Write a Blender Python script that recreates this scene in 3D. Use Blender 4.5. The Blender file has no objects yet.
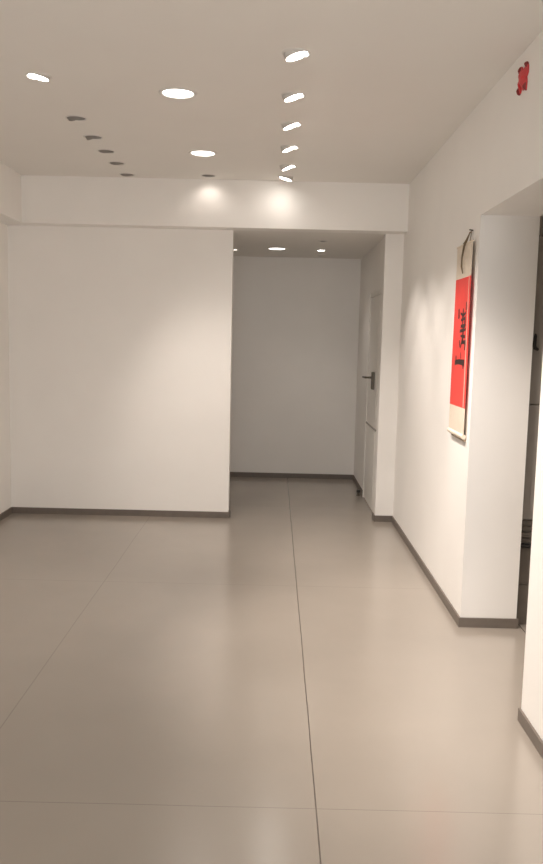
import bpy, bmesh, math, random
from mathutils import Vector, Matrix
S = bpy.context.scene
COL = S.collection

# ------------------------------------------------------------------ camera
FW = Vector((-0.00195298, 0.99347159, -0.11406311))
RT = Vector((0.99972518, 0.00460439, 0.02298628))
UP = Vector((-0.02336141, 0.11398687, 0.99320755))
cd = bpy.data.cameras.new('camera'); cam = bpy.data.objects.new('camera', cd); COL.objects.link(cam)
cd.sensor_fit = 'HORIZONTAL'; cd.sensor_width = 36.0; cd.lens = 36.0 * 806.98 / 543.0
cd.clip_start = 0.05; cd.clip_end = 100
cam.matrix_world = Matrix(((RT.x, UP.x, -FW.x, 0), (RT.y, UP.y, -FW.y, 0), (RT.z, UP.z, -FW.z, 1.6), (0, 0, 0, 1)))
S.camera = cam

# ------------------------------------------------------------------ world, exposure
w = bpy.data.worlds.new('world'); S.world = w; w.use_nodes = True
w.node_tree.nodes['Background'].inputs[0].default_value = (0.02, 0.02, 0.02, 1)
w.node_tree.nodes['Background'].inputs[1].default_value = 0.2
S.view_settings.view_transform = 'Standard'; S.view_settings.look = 'None'
S.view_settings.gamma = 1.0; S.view_settings.use_curve_mapping = False
S.view_settings.exposure = 0.60
S.cycles.max_bounces = 14; S.cycles.diffuse_bounces = 10; S.cycles.glossy_bounces = 5
S.cycles.sample_clamp_indirect = 6.0
WARM = (1.0, 0.895, 0.81)
P_RIGHT, P_LEFT, P_HEAD, P_DOWN, P_COR, P_REAR_FILL, P_SIDE_FILL = 39, 36, .9, 32, 4.5, 148, 50
P_WIN_FILL = 44

# ------------------------------------------------------------------ materials
def mat(name, col, rough=0.6, noise=0.0, nscale=8.0, metal=0.0, spec=0.5, bump=0.0, bscale=200.0):
    m = bpy.data.materials.new(name); m.use_nodes = True
    nt = m.node_tree; b = nt.nodes['Principled BSDF']
    b.inputs['Base Color'].default_value = (*col, 1); b.inputs['Roughness'].default_value = rough
    b.inputs['Metallic'].default_value = metal; b.inputs['Specular IOR Level'].default_value = spec
    tc = nt.nodes.new('ShaderNodeTexCoord')
    if noise:
        n = nt.nodes.new('ShaderNodeTexNoise'); n.inputs['Scale'].default_value = nscale; n.inputs['Detail'].default_value = 4
        r = nt.nodes.new('ShaderNodeValToRGB')
        a = [c * (1 - noise) for c in col]; c2 = [min(1, c * (1 + noise)) for c in col]
        r.color_ramp.elements[0].position = .3; r.color_ramp.elements[1].position = .7
        r.color_ramp.elements[0].color = (*a, 1); r.color_ramp.elements[1].color = (*c2, 1)
        nt.links.new(tc.outputs['Object'], n.inputs['Vector']); nt.links.new(n.outputs['Fac'], r.inputs['Fac'])
        nt.links.new(r.outputs['Color'], b.inputs['Base Color'])
    if bump:
        n2 = nt.nodes.new('ShaderNodeTexNoise'); n2.inputs['Scale'].default_value = bscale
        bp = nt.nodes.new('ShaderNodeBump'); bp.inputs['Strength'].default_value = bump; bp.inputs['Distance'].default_value = .002
        nt.links.new(tc.outputs['Object'], n2.inputs['Vector']); nt.links.new(n2.outputs['Fac'], bp.inputs['Height'])
        nt.links.new(bp.outputs['Normal'], b.inputs['Normal'])
    return m
def emit(name, col, s):
    m = bpy.data.materials.new(name); m.use_nodes = True
    b = m.node_tree.nodes['Principled BSDF']
    b.inputs['Base Color'].default_value = (.8, .8, .8, 1)
    b.inputs['Emission Color'].default_value = (*col, 1); b.inputs['Emission Strength'].default_value = s
    return m
M_WALL = mat('wall_paint', (.85, .83, .80), .65, .012, 3, spec=.25, bump=.15)
M_CEIL = mat('ceiling_paint', (.79, .77, .735), .8, .01, 2, spec=.1)
M_BASE = mat('baseboard_grey_brown', (.155, .130, .110), .45, .06, 20, spec=.4)
M_DOOR = mat('door_paint', (.80, .78, .74), .4, .02, 6, spec=.5)
M_TRIM = mat('trim_white', (.72, .70, .67), .6, spec=.2)
M_CUP = mat('cup_dark_grey', (.22, .20, .18), .5)
M_CUPL = mat('cup_mid_grey', (.28, .26, .24), .5)
M_HEAD = mat('lamp_head_grey', (.62, .60, .57), .45, metal=.0)
M_LENS = emit('lens_glow', (1, .95, .88), 14.0)
M_LENS2 = emit('lens_dim', (1, .95, .88), .3)
M_PANEL = emit('diffuser_glow', (1, .95, .88), 4.0)
M_STEEL = mat('handle_dark_steel', (.12, .105, .085), .35, metal=.7)
M_BLACK = mat('black_rubber', (.02, .018, .016), .6)
M_CAB = mat('cabinet_grey', (.30, .275, .25), .45, .03, 6)
M_CABD = mat('cabinet_dark_brown', (.14, .12, .10), .5, .12, 12)
M_RED = mat('scroll_red_paper', (.78, .062, .05), .62, .04, 10, bump=.2, bscale=60)
M_CREAM = mat('scroll_cream_silk', (.74, .65, .54), .7, .03, 40)
M_PINK = mat('scroll_pale_line', (.80, .42, .34), .6)
M_INK = mat('ink_black', (.035, .012, .01), .5, .1, 30)
M_CORD = mat('cord_olive_brown', (.16, .12, .07), .8)
M_ROLLSHADOW = mat('roller_shadow_tan', (.40, .31, .22), .5, .15, 30)  # tone of the shadow below the scroll, put into a colour
M_STARR = mat('ornament_crimson', (.60, .05, .055), .5, .15, 25)
M_STARSHADE = mat('ornament_shaded_red', (.22, .02, .02), .6, .15, 30)

def floor_mat():
    m = bpy.data.materials.new('floor_polished_tile'); m.use_nodes = True
    nt = m.node_tree; N = nt.nodes; L = nt.links; b = N['Principled BSDF']
    tc = N.new('ShaderNodeTexCoord'); sp = N.new('ShaderNodeSeparateXYZ'); L.new(tc.outputs['Object'], sp.inputs[0])
    wob = N.new('ShaderNodeTexNoise'); wob.inputs['Scale'].default_value = 1.3; L.new(tc.outputs['Object'], wob.inputs['Vector'])
    def math_(op, a, c=None):
        n = N.new('ShaderNodeMath'); n.operation = op
        for i, v in enumerate((a, c)):
            if v is None: continue
            if isinstance(v, (int, float)): n.inputs[i].default_value = v
            else: L.new(v, n.inputs[i])
        return n.outputs[0]
    def line(coord, off, pitch, half):
        wv = math_('MULTIPLY', math_('SUBTRACT', wob.outputs['Fac'], .5), .008)
        t = math_('ADD', math_('SUBTRACT', coord, off), wv)
        fr = math_('FRACT', math_('ADD', math_('DIVIDE', t, pitch), 100.5))
        d = math_('ABSOLUTE', math_('SUBTRACT', fr, .5))
        return math_('LESS_THAN', math_('MULTIPLY', d, pitch), half)
    lx = line(sp.outputs['X'], .178, 1.262, .0025)
    ly = line(sp.outputs['Y'], 2.61, 2.524, .0012)
    n = N.new('ShaderNodeTexNoise'); n.inputs['Scale'].default_value = 1.1; n.inputs['Detail'].default_value = 6; L.new(tc.outputs['Object'], n.inputs['Vector'])
    r = N.new('ShaderNodeValToRGB'); r.color_ramp.elements[0].position = .3; r.color_ramp.elements[1].position = .7
    r.color_ramp.elements[0].color = (.295, .260, .222, 1); r.color_ramp.elements[1].color = (.325, .287, .246, 1)
    L.new(n.outputs['Fac'], r.inputs['Fac'])
    m1 = N.new('ShaderNodeMix'); m1.data_type = 'RGBA'; L.new(math_('MULTIPLY', lx, math_('ADD', math_('MULTIPLY', math_('GREATER_THAN', sp.outputs['X'], -.5), .72), .28)), m1.inputs['Factor']); L.new(r.outputs['Color'], m1.inputs['A']); m1.inputs['B'].default_value = (.085, .065, .05, 1)
    m2 = N.new('ShaderNodeMix'); m2.data_type = 'RGBA'; L.new(math_('MULTIPLY', ly, .5), m2.inputs['Factor']); L.new(m1.outputs['Result'], m2.inputs['A']); m2.inputs['B'].default_value = (.08, .06, .05, 1)
    L.new(m2.outputs['Result'], b.inputs['Base Color'])
    b.inputs['Roughness'].default_value = .30; b.inputs['IOR'].default_value = 2.3
    n3 = N.new('ShaderNodeTexNoise'); n3.inputs['Scale'].default_value = 2.2; L.new(tc.outputs['Object'], n3.inputs['Vector'])
    mr = N.new('ShaderNodeMapRange'); mr.inputs['To Min'].default_value = .18; mr.inputs['To Max'].default_value = .24
    L.new(n3.outputs['Fac'], mr.inputs['Value']); L.new(mr.outputs['Result'], b.inputs['Roughness'])
    return m
M_FLOOR = floor_mat()

# ------------------------------------------------------------------ helpers
def bx(bm, x0, x1, y0, y1, z0, z1, bev=0.0, seg=2):
    t = bmesh.new(); bmesh.ops.create_cube(t, size=1)
    for v in t.verts:
        v.co = Vector((x0 + (v.co.x + .5) * (x1 - x0), y0 + (v.co.y + .5) * (y1 - y0), z0 + (v.co.z + .5) * (z1 - z0)))
    if bev: bmesh.ops.bevel(t, geom=t.edges[:], offset=bev, segments=seg, affect='EDGES', profile=.5)
    me = bpy.data.meshes.new('t'); t.to_mesh(me); t.free(); bm.from_mesh(me); bpy.data.meshes.remove(me)
def revolve(bm, prof, n=32, mtx=None):
    mtx = mtx or Matrix.Identity(4); rings = []
    for r, z in prof:
        if r < 1e-6: rings.append([bm.verts.new(mtx @ Vector((0, 0, z)))])
        else: rings.append([bm.verts.new(mtx @ Vector((r * math.cos(2 * math.pi * i / n), r * math.sin(2 * math.pi * i / n), z))) for i in range(n)])
    for a, b in zip(rings, rings[1:]):
        for i in range(n):
            j = (i + 1) % n
            q = [a[0]] if len(a) == 1 else [a[i], a[j]]
            p = [b[0]] if len(b) == 1 else [b[j], b[i]]
            if len(q) + len(p) >= 3: bm.faces.new(q + p)
def tube(bm, pts, r, n=8):
    pts = [Vector(p) for p in pts]; rings = []
    for i, p in enumerate(pts):
        d = (pts[min(i + 1, len(pts) - 1)] - pts[max(i - 1, 0)]).normalized()
        a = d.orthogonal().normalized() if i == 0 else (rings_a - d * rings_a.dot(d)).normalized()
        rings_a = a; b = d.cross(a)
        rr = r[i] if isinstance(r, (list, tuple)) else r
        rings.append([bm.verts.new(p + (a * math.cos(2 * math.pi * k / n) + b * math.sin(2 * math.pi * k / n)) * rr) for k in range(n)])
    for a, b in zip(rings, rings[1:]):
        for k in range(n): bm.faces.new((a[k], a[(k + 1) % n], b[(k + 1) % n], b[k]))
    bm.faces.new(rings[0][::-1]); bm.faces.new(rings[-1])
def obj(name, bm, m, parent=None, loc=None, smooth=False):
    bmesh.ops.recalc_face_normals(bm, faces=bm.faces[:])
    me = bpy.data.meshes.new(name); bm.to_mesh(me); bm.free()
    if smooth:
        for p in me.polygons: p.use_smooth = True
        me.set_sharp_from_angle(angle=math.radians(35))
    me.materials.append(m); o = bpy.data.objects.new(name, me); COL.objects.link(o)
    if loc is not None: o.location = loc
    if parent is not None: o.parent = parent
    return o
def struct(name, boxes, m, parent=None, bev=0.0):
    bm = bmesh.new()
    for b in boxes: bx(bm, *b, bev=bev)
    o = obj(name, bm, m, parent)
    o['kind'] = 'structure'
    return o
def thing(name, label, cat, loc=(0, 0, 0), group=None):
    o = bpy.data.objects.new(name, None); COL.objects.link(o); o.location = loc; o.empty_display_size = .1
    o['label'] = label; o['category'] = cat
    if group: o['group'] = group
    return o
def dup(root, loc, rotz, label, group):
    r = root.copy(); COL.objects.link(r); r.location = loc; r.rotation_euler = (0, 0, rotz)
    r['label'] = label
    if group: r['group'] = group
    for ch in root.children:
        c = ch.copy(); COL.objects.link(c); c.parent = r
        for g in ch.children:
            d = g.copy(); COL.objects.link(d); d.parent = c
    return r

# ------------------------------------------------------------------ setting
XL, XR, XT, XC = -2.33, 1.089, 1.407, .95
XE, XS, YD, YF, YP, YN, YB = -.384, .93, 7.099, 9.289, 4.443, 3.30, -2.2
H, HB, HO, BB, YH = 2.912, 2.524, 2.289, .055, 6.919
BT = .010
XO = 3.6                                            # outer wall of the side room
struct('floor', [(XL - .15, XO + .15, YB - .15, YF + .15, -.12, 0)], M_FLOOR)
struct('wall_left', [(XL - .15, XL, YB - .15, YF + .15, 0, H + .2)], M_WALL)
struct('wall_rear', [(XL, -.6, YB - .15, YB, 0, H + .2), (.9, XR, YB - .15, YB, 0, H + .2), (-.6, .9, YB - .15, YB, 0, .3), (-.6, .9, YB - .15, YB, 2.4, H + .2)], M_WALL)
wf = struct('added_window_1', [(-.6, -.55, YB - .1, YB - .04, .3, 2.4), (.85, .9, YB - .1, YB - .04, .3, 2.4), (-.55, .85, YB - .1, YB - .04, .3, .35), (-.55, .85, YB - .1, YB - .04, 2.35, 2.4), (.13, .17, YB - .1, YB - .04, .35, 2.35)], M_TRIM)  # unseen window added to light the faces turned to the camera
M_GLASS = mat('window_glass', (.9, .95, .95), .02); M_GLASS.node_tree.nodes['Principled BSDF'].inputs['Transmission Weight'].default_value = 1
bm = bmesh.new(); bx(bm, -.55, .85, YB - .075, YB - .069, .35, 2.35); obj('glass_pane', bm, M_GLASS, wf)
ld = bpy.data.lights.new('added_window_light', 'AREA'); ld.shape = 'RECTANGLE'; ld.size = 1.36; ld.size_y = 1.96; ld.energy = P_WIN_FILL; ld.color = (.97, .98, 1.0)  # area light added inside the pane as fill from behind
lo = bpy.data.objects.new('added_window_light', ld); COL.objects.link(lo); lo.location = (.15, YB - .03, 1.35); lo.rotation_euler = (math.radians(90), 0, 0)
struct('wall_back', [(XL, XE, YD, YD + .14, 0, HB + .005)], M_WALL)
struct('wall_corridor_end', [(XL, XC + .15, YF, YF + .15, 0, HB + .2)], M_WALL)
# wall pier and corridor side with the door recess
DY0, DY1, DZ = 7.33, 8.25, 2.08
struct('wall_corridor_side', [(XS, XT, YD, YD + .14, 0, HB + .005), (XC, XC + .16, YD + .14, DY0, 0, HB + .2), (XC, XC + .16, DY1, YF, 0, HB + .2),
                              (XC, XC + .16, DY0, DY1, DZ, HB + .2)], M_WALL)
# right wall with the wide opening
struct('wall_right', [(XR, XT, YP, YD, 0, H + .2), (XR, XT, YB - .15, YN, 0, H + .2), (XR, XT, YN, YP, HO, H + .2)], M_WALL)
struct('wall_header', [(XL, XR, YH, YD + .0, HB, H + .1)], M_WALL)
struct('trim_1', [(XL, XL + .18, YB, YH, HB, H + .1)], M_WALL)
# side room
struct('wall_side_room_back', [(XT, XO, 5.4, 5.55, 0, 2.7)], M_WALL)
struct('wall_side_room_front', [(XT, XO, 1.0, 1.15, 0, 2.7)], M_WALL)
struct('wall_side_room_right', [(XO, XO + .15, 1.0, 5.55, 0, 2.7)], M_WALL)
# baseboards
struct('baseboard_left', [(XL, XL + BT, YB, YD, 0, BB)], M_BASE)
struct('baseboard_back', [(XL + BT, XE + BT, YD - BT, YD, 0, BB), (XE, XE + BT, YD, YD + .14, 0, BB)], M_BASE)
struct('baseboard_corridor_end', [(XL, XC, YF - BT, YF, 0, BB)], M_BASE)
struct('baseboard_corridor_side', [(XC - BT, XC, DY1 + .06, YF - BT, 0, BB), (XS - BT, XR, YD - BT, YD, 0, BB), (XS - BT, XS, YD, YD + .14, 0, BB)], M_BASE)
struct('baseboard_right', [(XR - BT, XR, YP - BT, YD - BT, 0, BB), (XR, XT + BT, YP - BT, YP, 0, BB)], M_BASE)
struct('baseboard_near_right', [(XR - BT, XR, YB, YN + BT, 0, BB), (XR, XT + BT, YN, YN + BT, 0, BB)], M_BASE)
struct('baseboard_side_room', [(XT, XO, 5.39, 5.4, 0, BB), (XO - BT, XO, 1.15, 5.39, 0, BB)], M_BASE)

# ceilings with real round cut-outs for the recessed fittings
def ceiling(name, x0, x1, y0, y1, z, holes):
    bm = bmesh.new()
    es = []
    vs = [bm.verts.new((x, y, z)) for x, y in ((x0, y0), (x1, y0), (x1, y1), (x0, y1))]
    es += [bm.edges.new((vs[i], vs[(i + 1) % 4])) for i in range(4)]
    for hx, hy, hr in holes:
        c = [bm.verts.new((hx + hr * math.cos(a * math.pi / 16), hy + hr * math.sin(a * math.pi / 16), z)) for a in range(32)]
        es += [bm.edges.new((c[i], c[(i + 1) % 32])) for i in range(32)]
    bmesh.ops.triangle_fill(bm, edges=es, use_beauty=True)
    # thickness upwards
    me_faces = bm.faces[:]
    for f in me_faces:
        if f.normal.z > 0: f.normal_flip()
    r = bmesh.ops.extrude_face_region(bm, geom=bm.faces[:])
    bmesh.ops.translate(bm, verts=[v for v in r['geom'] if isinstance(v, bmesh.types.BMVert)], vec=(0, 0, .012))
    # extrude keeps the copied cap; bring the original faces back
    o = obj(name, bm, M_CEIL); o['kind'] = 'structure'
    return o

RSP, RDN = .060, .090
right_row = [(.066, y) for y in (3.892, 4.534, 5.124, 5.72, 6.329)]
near_header = [(.056, 6.74), (-.574, 6.76)]
left_row = [(-1.243, y) for y in (4.31, 5.097, 5.562, 5.965, 6.361, 6.79)]
down = [(-.557, 4.545), (-.548, 5.959)]
added_rear_row = [(.066, y) for y in (-.9, .4, 1.9, 3.2)]  # unseen spotlights added to light the jamb and right floor
rear_left = []
rear_down = []
cor_spot = [(.425, 7.70), (.449, 8.42), (.48, 9.02), (-.452, 8.594)]
cor_down = [(-.004, 8.413)]
ceiling('ceiling', XL, XR, YB, YH, H,
        [(x, y, RSP) for x, y in right_row + near_header + left_row + added_rear_row + rear_left] + [(x, y, RDN) for x, y in down + rear_down])
ceiling('ceiling_corridor', XL, XC, YD, YF, HB, [(x, y, .045) for x, y in cor_spot] + [(x, y, RDN) for x, y in cor_down])
added_side_down = [(2.3, 3.6)]  # unseen downlight added to brighten the side room
ceiling('ceiling_side_room', XT, XO, 1.15, 5.4, 2.6, [(x, y, RDN) for x, y in added_side_down])

# ------------------------------------------------------------------ recessed fittings
def lamp(name, kind, power, parent, loc, direction, spot=None, blend=.8, radius=.04, size=.15):
    ld = bpy.data.lights.new(name, kind); ld.energy = power; ld.color = WARM
    if kind == 'SPOT':
        ld.spot_size = math.radians(spot); ld.spot_blend = blend; ld.shadow_soft_size = radius
    else:
        ld.shape = 'DISK'; ld.size = size
    o = bpy.data.objects.new(name, ld); COL.objects.link(o); o.parent = parent; o.location = loc
    o.rotation_mode = 'QUATERNION'; o.rotation_quaternion = Vector(direction).to_track_quat('-Z', 'Y')
    return o
def make_spot(label, group, loc, tilt, az, power, r=RSP, lit=True, cone=80, blend=.9, drop=.0, dark=False):
    """gimbal spotlight; az = horizontal heading of the beam (radians from +x)"""
    t = thing('recessed_spotlight', label, 'spotlight', loc, group)
    bm = bmesh.new()
    revolve(bm, [(r - .004, .012), (r - .004, -.002), (r - .001, -.005), (r + .004, -.004), (r + .007, -.001), (r + .007, 0)], 40)
    obj('trim_ring', bm, M_TRIM, t, smooth=True)
    bm = bmesh.new()
    revolve(bm, [(r - .005, .0), (r - .008, .10), (0, .10)], 32)
    obj('cup', bm, M_CUP if dark else M_CUPL, t, smooth=True)
    d = Vector((math.sin(tilt) * math.cos(az), math.sin(tilt) * math.sin(az), -math.cos(tilt)))
    q = d.to_track_quat('-Z', 'Y').to_matrix().to_4x4()
    hr = r * (.88 if dark else .95)
    piv = Matrix.Translation((0, 0, .012 - drop)) @ q
    bm = bmesh.new()
    revolve(bm, [(0, .05), (hr * .5, .05), (hr * .94, .02), (hr, .012), (hr, -.008), (hr - .003, -.011), (hr - .006, -.009), (hr - .006, -.006)], 32, piv)
    h = obj('lamp_head', bm, M_CUP if dark else M_HEAD, t, smooth=True)
    bm = bmesh.new()
    revolve(bm, [(hr - .006, -.006), (hr * .5, -.009), (0, -.010)], 32, piv)
    obj('lens', bm, (M_LENS2 if dark else M_LENS) if lit else M_CUP, h, smooth=True)
    if power: lamp('spot_lamp', 'SPOT', power, t, piv @ Vector((0, 0, -.07 if (dark and tilt > .6) else -.03)), d, cone, blend, .035)
    return t
def make_down(label, loc, power, group, r=RDN):
    t = thing('round_downlight', label, 'downlight', loc, group)
    bm = bmesh.new()
    revolve(bm, [(r - .006, .02), (r - .006, -.003), (r - .002, -.006), (r + .010, -.006), (r + .014, -.002), (r + .014, 0)], 48)
    obj('trim_ring', bm, M_TRIM, t, smooth=True)
    bm = bmesh.new()
    revolve(bm, [(r - .008, .02), (r - .01, .06), (0, .06)], 32)
    obj('cup', bm, M_CUP, t, smooth=True)
    bm = bmesh.new()
    revolve(bm, [(0, -.004), (r * .6, -.003), (r - .012, -.002), (r - .007, .003), (r - .007, .012)], 40)
    obj('diffuser', bm, M_PANEL, t, smooth=True)
    if power: lamp('downlight_lamp', 'SPOT', power, t, (0, 0, -.012), (0, 0, -1), 112, .75, .075)
    return t
R_ = math.radians
nm = ['first (nearest and largest)', 'second from the front', 'third from the front', 'fourth from the front', 'fifth from the front']
tl = [18, 19, 21, 22, 23]
for i, (x, y) in enumerate(right_row):
    make_spot('glowing tilted ceiling spotlight, %s in the lit row nearest the right wall' % nm[i].replace('first (nearest and largest)', 'nearest and largest'),
              'lit spotlights along the right of the ceiling', (x, y, H), R_(tl[i]), R_(0), P_RIGHT * [2.3, 1.3, 1, 1, 1][i], cone=[68, 68, 66, 62, 60][i], blend=.6, drop=.018)
make_spot('small glowing spotlight tight against the header, last of the lit right row', 'lit spotlights along the right of the ceiling',
          (*near_header[0], H), R_(16), R_(180), P_HEAD * 1.5, cone=150, drop=.022)
make_spot('dim spotlight by the header, alone between the far round downlight and the lit row', None,
          (*near_header[1], H), R_(22), R_(90), P_HEAD * 1.2, cone=130, dark=True)
ln = ['glowing oval spotlight at far left, the only lit one of the left row', 'dark-faced tilted spotlight, nearest of the five dark ones on the left',
      'dark-faced spotlight, second of the five dark ones on the left', 'dark-faced spotlight, middle one of the five dark ones on the left',
      'dark-faced spotlight, fourth of the five dark ones on the left', 'dark-faced spotlight nearest the header, last of the left row']
for i, (x, y) in enumerate(left_row):
    make_spot(ln[i], 'spotlights along the left of the ceiling', (x, y, H), R_([12, 36, 36, 30, 30, 30][i]), R_([180, 62, 52, 90, 90, 90][i]), [P_LEFT, 30, 34, 0, 0, 0][i], cone=[58, 60, 60, 60, 60, 60][i], lit=(i < 3), drop=.01 if i == 0 else 0, dark=(i > 0))
make_down('large round glowing downlight, the nearer of two in the middle of the ceiling', (*down[0], H), P_DOWN, 'round downlights in the ceiling middle')
make_down('round glowing downlight, the farther of two in the middle, nearer the header', (*down[1], H), P_DOWN, 'round downlights in the ceiling middle')
for x, y in added_rear_row: make_spot('added unseen ceiling spotlight %s the viewpoint, in line with the right row' % {-.9: 'far behind', .4: 'just ahead of and above', 1.9: 'second overhead of', 3.2: 'farthest ahead of and above'}[y], 'added fill spotlights out of view', (x, y, H), R_(26), R_(38 if y > 1 else 10), P_REAR_FILL * (.62 if y > 3 else 1), cone=72 if y > 3 else 62)
make_down('glowing round downlight in the low corridor ceiling', (*cor_down[0], HB), P_COR, None)
make_spot('small unlit spotlight in the corridor ceiling, nearest the header', 'small corridor spotlights', (*cor_spot[0], HB), R_(15), R_(270), 0, r=.045, lit=False)
make_spot('small glowing spotlight in the corridor ceiling, middle of the right-hand three', 'small corridor spotlights', (*cor_spot[1], HB), R_(2), R_(290), P_COR * 1.9, r=.045, cone=98, drop=.014)
make_spot('small dark spotlight in the corridor ceiling, farthest, close to the end wall', 'small corridor spotlights', (*cor_spot[2], HB), R_(20), R_(90), 0, r=.045, lit=False)
make_spot('small glowing spotlight half hidden by the edge of the back wall', 'small corridor spotlights', (*cor_spot[3], HB), R_(6), R_(90), 1, r=.040)
make_down('added round downlight, unseen, in the side room ceiling', (*added_side_down[0], 2.6), P_SIDE_FILL, None)

# ------------------------------------------------------------------ corridor door
d = bpy.data.objects.new('door_1', None); COL.objects.link(d); d.location = (XC, DY0, 0); d['kind'] = 'structure'
def dobj(name, boxes, m, parent, bev=.002):
    bm = bmesh.new()
    for b in boxes: bx(bm, *b, bev=bev)
    return obj(name, bm, m, parent)
W = DY1 - DY0
dobj('door_frame', [(-.003, .15, 0, .045, 0, DZ), (-.008, .15, W - .045, W, 0, DZ), (-.003, .15, .045, W - .045, DZ - .045, DZ)], M_DOOR, d)
leaf = dobj('door_leaf', [(.001, .045, .047, W - .047, .008, DZ - .047)], M_DOOR, d)
dobj('door_panel', [(-.004, .002, .14, W - .14, .86, DZ - .18)], M_DOOR, leaf, .004)
dobj('door_panel', [(-.004, .002, .14, W - .14, .14, .765)], M_DOOR, leaf, .004)
dobj('panel_rail', [(-.008, .002, .075, W - .075, .776, .792)], M_CAB, leaf, .004)
bm = bmesh.new()
bx(bm, -.032, .002, .300, .350, 1.15, 1.315, .008)
hp = obj('handle_plate', bm, M_STEEL, leaf)
bm = bmesh.new()
tube(bm, [(-.030, .325, 1.262), (-.070, .325, 1.262), (-.086, .332, 1.262), (-.094, .355, 1.262), (-.096, .465, 1.260)], [.011, .009, .010, .010, .009], 10)
obj('door_handle', bm, M_STEEL, hp, smooth=True)
# floor stopper
t = thing('door_stopper', 'small dark floor door stopper beside the corridor door', 'door stopper', (.905, 8.31, 0))
bm = bmesh.new(); revolve(bm, [(0, 0), (.022, 0), (.022, .006), (.014, .012), (.013, .045), (0, .045)], 20); obj('base', bm, M_STEEL, t, smooth=True)
bm = bmesh.new(); revolve(bm, [(.013, .030), (.019, .033), (.019, .052), (.014, .058), (0, .058)], 20); obj('rubber_bumper', bm, M_BLACK, t, smooth=True)

# ------------------------------------------------------------------ cabinet in the side room
cx, cy = 1.421, 4.50
t = thing('tall_cabinet', 'tall grey cabinet with black handle and dark brown lower drawers, seen through the doorway', 'cabinet', (cx, cy, 0))
def part(name, boxes, m, parent, bev=.002):
    bm = bmesh.new()
    for b in boxes: bx(bm, *b, bev=bev)
    return obj(name, bm, m, parent)
part('cabinet_body', [(0, .80, .02, .42, .47, 2.2)], M_CAB, t, .004)
da = part('cabinet_door', [(.003, .398, 0, .022, 1.277, 2.19)], M_CAB, t)
db = part('cabinet_door', [(.003, .398, 0, .022, .618, 1.268)], M_CAB, t)
for dx in (0,):
    bm = bmesh.new()
    tube(bm, [(.018, .002, 1.660), (.010, -.024, 1.652), (.006, -.026, 1.60), (.010, -.028, 1.585), (.024, -.024, 1.579), (.034, .002, 1.579)], [.006, .008, .011, .011, .009, .007], 8)
    obj('handle', bm, M_BLACK, da, smooth=True)
part('cabinet_door', [(.402, .797, 0, .022, 1.277, 2.19)], M_CAB, t)
part('cabinet_door', [(.402, .797, 0, .022, .618, 1.268)], M_CAB, t)
part('slatted_front', [(.0, .80, .004, .022, .58, .612), (.0, .80, .010, .022, .545, .576), (.0, .80, .004, .022, .512, .541), (.0, .80, .010, .022, .482, .508)], M_CABD, t)
part('ledge', [(-.002, .802, -.010, .4, .458, .474)], M_BLACK, t)
part('lower_drawer', [(0, .80, .004, .42, .24, .452)], M_CABD, t)
part('lower_drawer', [(0, .80, .004, .42, .0, .236)], M_CABD, t)

# ------------------------------------------------------------------ hanging scroll on the right wall
G = .018
t = thing('hanging_scroll', 'red calligraphy scroll with cream ends hanging by a cord on the right wall', 'wall scroll', (XR, 4.70, 1.073))
Y0, Y1 = 4.512 - 4.70, 4.892 - 4.70               # near (right) and far (left) edge
def zz(z): return z - 1.073
def sheet(bm, y0, y1, z0, z1, off, th=.0016, ny=14, nz=18, amp=.0025):
    def X(y, z): return -off - amp * math.sin(z * 5.2) * math.sin(y * 9 + 1) 
    f, b = [], []
    for j in range(nz + 1):
        z = z0 + (z1 - z0) * j / nz
        f.append([bm.verts.new((X(y0 + (y1 - y0) * i / ny, z) - th, y0 + (y1 - y0) * i / ny, z)) for i in range(ny + 1)])
        b.append([bm.verts.new((X(y0 + (y1 - y0) * i / ny, z), y0 + (y1 - y0) * i / ny, z)) for i in range(ny + 1)])
    for j in range(nz):
        for i in range(ny):
            bm.faces.new((f[j][i], f[j][i + 1], f[j + 1][i + 1], f[j + 1][i]))
            bm.faces.new((b[j][i], b[j + 1][i], b[j + 1][i + 1], b[j][i + 1]))
    for j in range(nz):
        bm.faces.new((f[j][0], f[j + 1][0], b[j + 1][0], b[j][0])); bm.faces.new((f[j][ny], b[j][ny], b[j + 1][ny], f[j + 1][ny]))
    for i in range(ny):
        bm.faces.new((f[0][i], b[0][i], b[0][i + 1], f[0][i + 1])); bm.faces.new((f[nz][i], f[nz][i + 1], b[nz][i + 1], b[nz][i]))
bm = bmesh.new(); sheet(bm, Y0, Y1, zz(1.238), zz(1.975), G); red = obj('red_panel', bm, M_RED, t, smooth=True)
bm = bmesh.new(); sheet(bm, Y0, Y1, zz(1.975), zz(2.160), G); obj('top_mount', bm, M_CREAM, t, smooth=True)
bm = bmesh.new(); sheet(bm, Y0, Y1, zz(1.085), zz(1.238), G); obj('bottom_mount', bm, M_CREAM, t, smooth=True)
bm = bmesh.new(); sheet(bm, Y0 + .030, Y0 + .048, zz(1.242), zz(1.972), G + .0017, .0006, 2, 18); obj('pale_line', bm, M_PINK, red)  # thin paler strip along the near edge of the red panel
bm = bmesh.new(); tube(bm, [(-G, Y0 - .004, zz(2.163)), (-G, Y1 + .004, zz(2.163))], .006, 12); obj('top_rod', bm, M_CREAM, t, smooth=True)
bm = bmesh.new(); tube(bm, [(-.016, Y0 + .004, zz(1.078)), (-.016, Y1 - .004, zz(1.078))], .014, 16); rl = obj('bottom_roller', bm, M_CREAM, t, smooth=True)
bm = bmesh.new(); tube(bm, [(-.007, Y0 + .01, zz(1.056)), (-.007, Y1 - .05, zz(1.056))], .007, 12); obj('shadow_rod', bm, M_ROLLSHADOW, rl, smooth=True)  # tan rod stands in for the scroll's cast shadow on the wall
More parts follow.
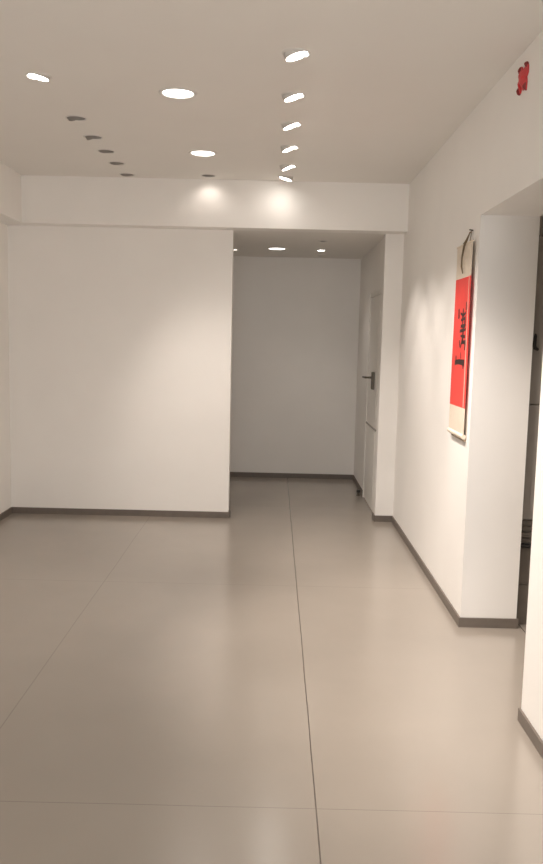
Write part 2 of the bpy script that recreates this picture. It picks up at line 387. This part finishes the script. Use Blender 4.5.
# hanging cord: loop over a nail and a loose end falling over the cream mount
bm = bmesh.new()
cy0 = 4.60 - 4.70
tube(bm, [(-G - .004, Y0 + .06, zz(2.168)), (-.012, cy0 - .01, zz(2.215)), (-.010, cy0 + .005, zz(2.225)), (-.012, cy0 + .03, zz(2.213)), (-G - .004, Y1 - .16, zz(2.168))], .0022, 6)
tube(bm, [(-.014, cy0 + .01, zz(2.222)), (-.026, cy0 + .035, zz(2.178)), (-.030, cy0 + .075, zz(2.150)), (-.032, cy0 + .105, zz(2.09)), (-.030, cy0 + .115, zz(2.04)), (-.026, cy0 + .095, zz(2.000))], [.003, .006, .006, .005, .005, .003], 6)
obj('cord', bm, M_CORD, t, smooth=True)
bm = bmesh.new(); tube(bm, [(0, cy0, zz(2.228)), (-.022, cy0, zz(2.232))], .004, 8); obj('nail', bm, M_STEEL, t)
# brush strokes: (points (u across from left edge 0..1, z), half widths)
def stroke(bm, pts, ws):
    P = []
    n = 6
    for k in range(len(pts) - 1):
        for s in range(n):
            a = s / n; P.append((pts[k][0] + (pts[k + 1][0] - pts[k][0]) * a, pts[k][1] + (pts[k + 1][1] - pts[k][1]) * a, ws[k] + (ws[k + 1] - ws[k]) * a))
    P.append((*pts[-1], ws[-1]))
    L, Rr = [], []
    for i, (u, z, wd) in enumerate(P):
        p, q = P[max(i - 1, 0)], P[min(i + 1, len(P) - 1)]
        dy, dz = (q[0] - p[0]), (q[1] - p[1]); l = math.hypot(dy, dz) or 1
        nx, nz_ = -dz / l, dy / l
        for side, arr in ((1, L), (-1, Rr)):
            y = u + side * wd * nx; z2 = z + side * wd * nz_
            arr.append(bm.verts.new((-G - .0023 - .0025 * math.sin(z2 * 5.2) * math.sin(y * 9 + 1), y, z2)))
    for i in range(len(P) - 1): bm.faces.new((L[i], L[i + 1], Rr[i + 1], Rr[i]))
def ink(strokes):
    bm = bmesh.new()
    for pts, ws in strokes:
        stroke(bm, [(Y1 - u * .38, zz(z)) for u, z in pts], ws)
    r = bmesh.ops.extrude_face_region(bm, geom=bm.faces[:])
    bmesh.ops.translate(bm, verts=[v for v in r['geom'] if isinstance(v, bmesh.types.BMVert)], vec=(-.0006, 0, 0))
    return obj('calligraphy_character', bm, M_INK, red)
ink([([(.80, 1.835), (.80, 1.79)], [.008, .012]), ([(.32, 1.80), (.34, 1.745)], [.010, .014]),
     ([(.44, 1.775), (.62, 1.760), (.80, 1.775)], [.006, .009, .006]), ([(.62, 1.80), (.60, 1.735), (.64, 1.69)], [.009, .013, .008]),
     ([(.50, 1.735), (.78, 1.745)], [.007, .009]), ([(.50, 1.70), (.80, 1.705)], [.009, .007]), ([(.76, 1.75), (.74, 1.69)], [.010, .012])])
ink([([(.46, 1.672), (.82, 1.680)], [.010, .007]), ([(.68, 1.70), (.66, 1.63), (.54, 1.575)], [.012, .013, .005]),
     ([(.52, 1.645), (.80, 1.640)], [.006, .010]), ([(.60, 1.605), (.84, 1.612), (.82, 1.565)], [.007, .012, .010]), ([(.48, 1.62), (.50, 1.58)], [.010, .006])])
ink([([(.24, 1.488), (.50, 1.496), (.84, 1.494)], [.014, .015, .017]), ([(.30, 1.530), (.32, 1.475)], [.008, .014]),
     ([(.76, 1.50), (.78, 1.458)], [.016, .010]), ([(.60, 1.55), (.62, 1.515)], [.005, .007])])

# ------------------------------------------------------------------ crimson ornament high on the right wall
pts = [(3.725, 2.843), (3.704, 2.825), (3.701, 2.795), (3.723, 2.781), (3.714, 2.757), (3.721, 2.721), (3.75, 2.735), (3.775, 2.734), (3.806, 2.755), (3.817, 2.734), (3.837, 2.729), (3.859, 2.752), (3.834, 2.767), (3.81, 2.777), (3.818, 2.801), (3.84, 2.823), (3.838, 2.844), (3.818, 2.848), (3.797, 2.831), (3.79, 2.81), (3.76, 2.816), (3.744, 2.841)]
OY, OZ = 3.78, 2.785
pts = [(3.775 + (y - 3.775) * .86, z) for y, z in pts]
t = thing('paper_ornament', 'small crimson star-shaped paper ornament with painted shade on its tips high on the right wall', 'wall ornament', (XR, OY, OZ))
def puff(name, poly, c, m, parent, h0, h1):
    bm = bmesh.new(); n = len(poly)
    rings = []
    for s, hgt in ((1.0, .001), (1.0, h0 * .6), (.78, h0), (.4, h1)):
        rings.append([bm.verts.new((-hgt, c[0] + (y - c[0]) * s - OY, c[1] + (z - c[1]) * s - OZ)) for y, z in poly])
    for a, b in zip(rings, rings[1:]):
        for i in range(n): bm.faces.new((a[i], a[(i + 1) % n], b[(i + 1) % n], b[i]))
    ctr = bm.verts.new((-h1 - .002, c[0] - OY, c[1] - OZ))
    for i in range(n): bm.faces.new((rings[-1][i], rings[-1][(i + 1) % n], ctr))
    bm.faces.new(rings[0][::-1])
    return obj(name, bm, m, parent, smooth=True)
puff('ornament_body', pts, (3.772, 2.778), M_STARR, t, .010, .024)
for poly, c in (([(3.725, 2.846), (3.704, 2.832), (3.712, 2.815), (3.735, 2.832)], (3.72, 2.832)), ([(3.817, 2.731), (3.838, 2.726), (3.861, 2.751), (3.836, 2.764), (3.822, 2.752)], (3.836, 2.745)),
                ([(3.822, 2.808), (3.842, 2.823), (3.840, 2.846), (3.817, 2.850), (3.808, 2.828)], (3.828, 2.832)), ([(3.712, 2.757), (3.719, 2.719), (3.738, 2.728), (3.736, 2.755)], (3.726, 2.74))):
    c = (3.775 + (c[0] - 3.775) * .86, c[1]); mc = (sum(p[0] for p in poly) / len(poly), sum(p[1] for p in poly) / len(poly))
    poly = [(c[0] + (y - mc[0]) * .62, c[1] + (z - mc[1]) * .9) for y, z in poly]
    puff('ornament_shaded_tip', poly, c, M_STARSHADE, t, .014, .018)  # deep shade on the tips is painted as darker red
